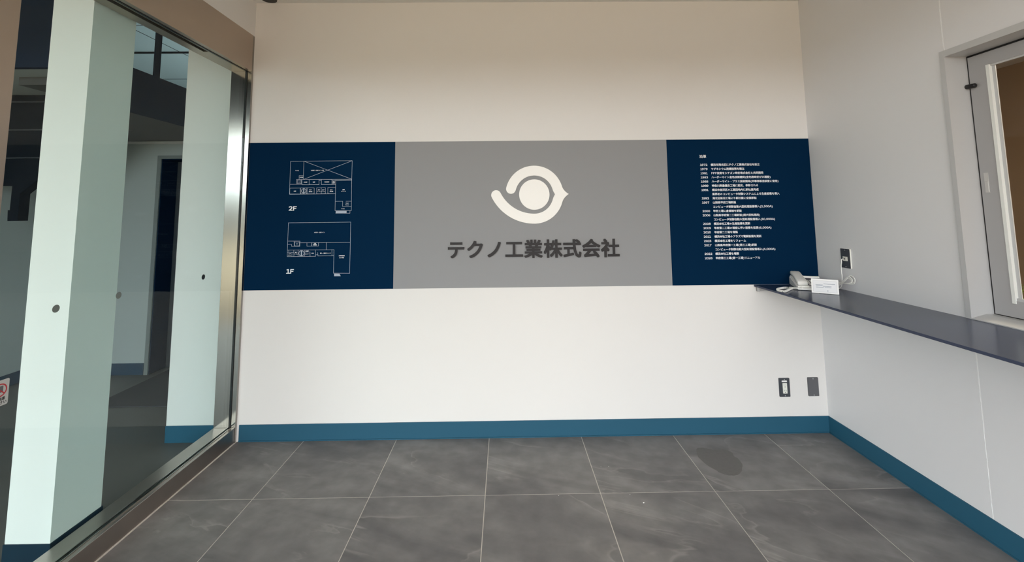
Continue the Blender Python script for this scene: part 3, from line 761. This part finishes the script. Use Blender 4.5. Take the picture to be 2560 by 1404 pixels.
ld = bpy.data.lights.new('office_fill_light', 'AREA'); ld.size = 0.55; ld.energy = 52; ld.color = (1.0, 0.86, 0.66)
lo = bpy.data.objects.new('office_fill_light', ld); COL.objects.link(lo); lo.parent = ol; lo.location = (0, 0, -0.01)

# ------------------------------------------------------------------ hall beyond the glass
HX = -2.57; HY = 1.267
struct(box('floor_hall', (HX - 0.1, -0.0605, FY, 1.9, -0.15, 0.0), m_hallfloor), 'dark floor of the hall beyond the glass')
struct(box('wall_hall_left', (HX - 0.12, HX, FY, HY + 0.3, 0.0, 2.44), m_hallwall), 'grey left wall of the hall')
wf = MB().box(HX, -1.555, HY, HY + 0.16, 0, 2.176).box(-1.555, -0.62, HY, HY + 0.16, 2.004, 2.176).box(-0.62, -0.457, HY, HY + 0.16, 0, 2.176)
struct(wf.build('wall_hall_back', m_hallwall), 'grey rear wall of the hall with a doorway')
struct(box('trim_1', (HX, -0.457, HY - 0.012, HY, 2.148, 2.172), m_frame), 'pale trim along the top of the hall rear wall')
struct(box('wall_hall_right', (-0.457, -0.35, 0.12, 2.0, 0, 3.9), m_wall), 'white return wall behind the lobby back wall')
struct(MB().box(HX, -1.60, HY - 0.006, HY, 0, BB).build('baseboard_hall_back', m_base2), 'blue baseboard of the hall rear wall')
struct(MB().box(HX, HX + 0.006, FY, HY, 0, BB).build('baseboard_hall_left', m_base2), 'blue baseboard of the hall left wall')
struct(MB().box(-0.457, -0.141, -0.006, 0, 0, BB).build('baseboard_stub', m_base), 'blue baseboard of the white wall end beyond the glass')
d1 = bpy.data.objects.new('door_1', None); COL.objects.link(d1); struct(d1, 'dark framed doorway in the hall rear wall')
MB().box(-1.590, -1.5545, HY - 0.012, HY, 0, 2.0034).box(-1.590, -0.60, HY - 0.012, HY, 2.0035, 2.035).build('architrave', mat('door_frame_paint', (0.20, 0.22, 0.22), 0.5), d1)
MB().box(-1.5545, -1.545, HY + 0.0, HY + 0.20, 0, 2.0035).box(-1.5545, -0.62, HY, HY + 0.20, 1.995, 2.0035).build('reveal', m_hallnavy, d1)
dlf = box('door_leaf', (-1.545, -0.63, HY + 0.20, HY + 0.24, 0, 1.995), mat('door_paint', (0.05, 0.056, 0.065), 0.5), d1)
MB().tube([(-0.72, HY + 0.19, 1.0), (-0.72, HY + 0.15, 1.0), (-0.84, HY + 0.15, 1.0)], 0.009, 8).build('door_handle', m_steel, dlf)
o = box('floor_mat', (-1.45, -0.47, 0.555, 1.46, 0.0002, 0.006), m_mat); tag(o, 'dark rectangular entrance mat on the hall floor before the doorway', 'mat')

cl = thing('column', 'square white painted column standing behind the glass', 'column', (-0.245, -0.93, 0))
box('shaft', (-0.345, -0.158, -1.05, -0.81, BB, 3.9), m_column, cl)
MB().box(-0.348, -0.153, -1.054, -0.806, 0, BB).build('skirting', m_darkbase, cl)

# mezzanine edge with dark fascia, soffit and post
mz = thing('mezzanine', 'dark navy fascia of the upper gallery seen between column and wall end', 'gallery', (-1.5, 0.6, 2.176))
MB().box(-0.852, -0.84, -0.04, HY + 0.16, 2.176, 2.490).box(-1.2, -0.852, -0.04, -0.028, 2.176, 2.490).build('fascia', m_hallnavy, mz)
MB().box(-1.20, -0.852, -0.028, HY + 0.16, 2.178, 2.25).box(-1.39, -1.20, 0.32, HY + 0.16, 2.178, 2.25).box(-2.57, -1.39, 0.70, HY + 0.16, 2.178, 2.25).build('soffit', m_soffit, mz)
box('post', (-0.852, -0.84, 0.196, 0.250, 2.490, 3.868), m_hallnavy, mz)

# stair landing and stair underside on the left
sl = thing('staircase', 'dark stair underside and navy landing front left of the white column', 'staircase', (-2.0, 0.3, 1.43))
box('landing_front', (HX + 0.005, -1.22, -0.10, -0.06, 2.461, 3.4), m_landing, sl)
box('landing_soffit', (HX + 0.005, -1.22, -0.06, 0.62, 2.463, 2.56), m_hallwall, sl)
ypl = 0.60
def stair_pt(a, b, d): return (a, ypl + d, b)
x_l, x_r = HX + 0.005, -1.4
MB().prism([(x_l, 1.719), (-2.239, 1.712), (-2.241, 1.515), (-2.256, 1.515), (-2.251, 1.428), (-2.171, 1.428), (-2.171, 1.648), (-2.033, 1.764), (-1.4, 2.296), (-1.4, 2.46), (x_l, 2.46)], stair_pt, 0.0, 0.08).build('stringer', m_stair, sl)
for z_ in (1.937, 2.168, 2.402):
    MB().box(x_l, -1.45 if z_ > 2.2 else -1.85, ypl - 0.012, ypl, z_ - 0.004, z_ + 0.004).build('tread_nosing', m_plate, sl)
o = MB().box(-1.745, -1.45, 0.12, 0.42, 2.405, 2.4625).build('ceiling_light', m_lamp); tag(o, 'small dark box light under the stair landing', 'lamp')

# upper storey room: ceiling with joints
struct(box('ceiling_upper', (-5.2, 0.0, FY, 7.0, 3.9, 4.0), mat('upper_ceiling_board', (0.74, 0.80, 0.82), 0.85)), 'grey panelled ceiling of the upper storey')
struct(MB().box(-5.2, -5.1, FY, 7, 2.45, 3.9).box(-5.2, 0, 6.9, 7.0, 2.2, 3.9).box(-0.457, 0.0, 2.0, 7.0, 2.2, 3.9).build('wall_upper', m_hallwall), 'walls of the upper storey')
struct(MB().box(-5.2, HX - 0.12, FY, 7, 2.44, 2.50).box(HX - 0.12, -0.457, HY + 0.17, 7, 2.25, 2.30).box(HX - 0.12, -1.2, 0.70, HY + 0.17, 2.25, 2.30).build('floor_upper', mat('upper_floor_vinyl', (0.42, 0.45, 0.45), 0.6)), 'floor of the upper storey')
kf = (3.9 - 1.4597) / (4.5 - 1.4597)
def cl_y(y): return -3.0915 + kf * (y + 3.0915)
struct(box('trim_2', (-5.1, -0.46, cl_y(5.15) - 0.014, cl_y(5.15) + 0.014, 3.878, 3.9), m_stair), 'dark ceiling rail of the upper storey')
mb = MB().box(-5.1, -0.46, cl_y(3.95) - 0.004, cl_y(3.95) + 0.004, 3.897, 3.9).box(-5.1, -0.46, cl_y(6.85) - 0.006, cl_y(6.85) + 0.006, 3.897, 3.9)
mb.box(-3.1105, -3.1015, FY, 6.9, 3.897, 3.9)
struct(mb.build('trim_3', m_stair), 'dark joint lines of the upper ceiling')

ul = thing('upper_fill_lamp', 'added out of view fill lamp that brightens the upper storey ceiling', 'lamp', (-1.7, 4.2, 3.86))  # added out of view to brighten the upper ceiling by bounce off the floor
box('housing', (-2.3, -1.1, 3.6, 4.8, 3.862, 3.899), m_paper, ul)
ud = bpy.data.lights.new('upper_fill_light', 'AREA'); ud.size = 1.1; ud.energy = 56; ud.color = (0.94, 1.0, 1.0)
uo = bpy.data.objects.new('upper_fill_light', ud); COL.objects.link(uo); uo.parent = ul; uo.location = (0, 0, -0.003)

# ------------------------------------------------------------------ street front and outside ground
ff = MB().box(-0.14, 0.06, FY - 0.12, FY, 0, 3.0).box(RW - 0.05, RW + 0.12, FY - 0.12, FY, 0, 3.0).box(0.06, RW - 0.05, FY - 0.12, FY, 2.60, 3.0).box(HX - 0.12, HX, FY - 0.12, FY, 0, 3.9).box(-5.2, -0.14, FY - 0.12, FY, 2.72, 4.1)
struct(ff.build('wall_front', mat('dark_front_metal', (0.06, 0.058, 0.055), 0.6, spec=0.2)), 'steel framed open street front behind the camera')
struct(box('canopy', (-6, RW + 1.5, FY - 2.85, FY - 0.12, 3.02, 3.17), m_ceil), 'entrance canopy outside')
nb = thing('street_building', 'grey building across the street', 'building', (0, -24, 0))
box('facade', (-34, 34, -32, -24, -0.02, 2.9), mat('facade_grey', (0.13, 0.125, 0.12), 0.9), nb)
struct(box('ground', (-40, 40, -60, FY, -0.2, -0.02), m_ground), 'pale paving outside the entrance')

# ------------------------------------------------------------------ small things
ds = thing('ceiling_sensor', 'small black device with a pale rim on the ceiling at the back left corner', 'sensor', (0.132, -0.085, CZ - 0.012))
def disc(cx, cy, r, z0, z1, m, nm, par, n=24):
    return MB().prism([(cx + r * math.cos(2 * PI * k / n), cy + r * math.sin(2 * PI * k / n)) for k in range(n)], lambda a, b, d: (a, b, d), z0, z1).build(nm, m, par)
disc(0.132, -0.085, 0.062, CZ - 0.006, CZ - 0.0003, m_white, 'rim', ds)
disc(0.132, -0.085, 0.050, CZ - 0.016, CZ - 0.0062, m_black, 'dome', ds)

pts = [(2.905, -0.205), (2.926, -0.172), (2.960, -0.168), (3.000, -0.185), (3.035, -0.196), (3.075, -0.192), (3.098, -0.206), (3.112, -0.235), (3.104, -0.268), (3.113, -0.300), (3.110, -0.345), (3.092, -0.385), (3.062, -0.430), (3.020, -0.462), (2.982, -0.462), (2.950, -0.448), (2.925, -0.405), (2.905, -0.362), (2.895, -0.320), (2.890, -0.285), (2.893, -0.245), (2.899, -0.225)]
sp = [(p.x + random.uniform(-1, 1) * 0.0018, p.y + random.uniform(-1, 1) * 0.0018) for p in smooth_path([(a, b, 0) for a, b in pts], 4, True)]
o = MB().prism(sp, lambda a, b, d: (a, b, d), 0.0002, 0.0006).build('floor_stain', mat('dried_spill', (0.135, 0.130, 0.125), 0.55, spec=0.25, vary=0.12, vscale=60))
tag(o, 'dark dried spill stain on the floor tile near the right corner', 'stain')
for x, y, r, lab in ((2.435, -0.686, 0.0042, 'largest white crumb on the tile in front of the joint'), (2.334, -0.36, 0.0024, 'white crumb on the tile near the back wall, right of its twin'),
                     (2.289, -0.359, 0.0016, 'tiny white crumb left of another crumb on the back row tile'), (2.385, -0.617, 0.0018, 'tiny white crumb just in front of the cross joint right of centre'),
                     (2.016, -0.615, 0.0018, 'tiny white crumb at the cross joint left of the others')):
    bm = bmesh.new(); bmesh.ops.create_icosphere(bm, subdivisions=1, radius=r)
    for v in bm.verts: v.co = Vector((x + v.co.x * random.uniform(.8, 1.3), y + v.co.y * random.uniform(.7, 1.1), max(0.0002, r * 0.5 + v.co.z * 0.55)))
    tag(MB().bm(bm).build('crumb', m_paper), lab, 'debris', 'white crumbs on the floor')
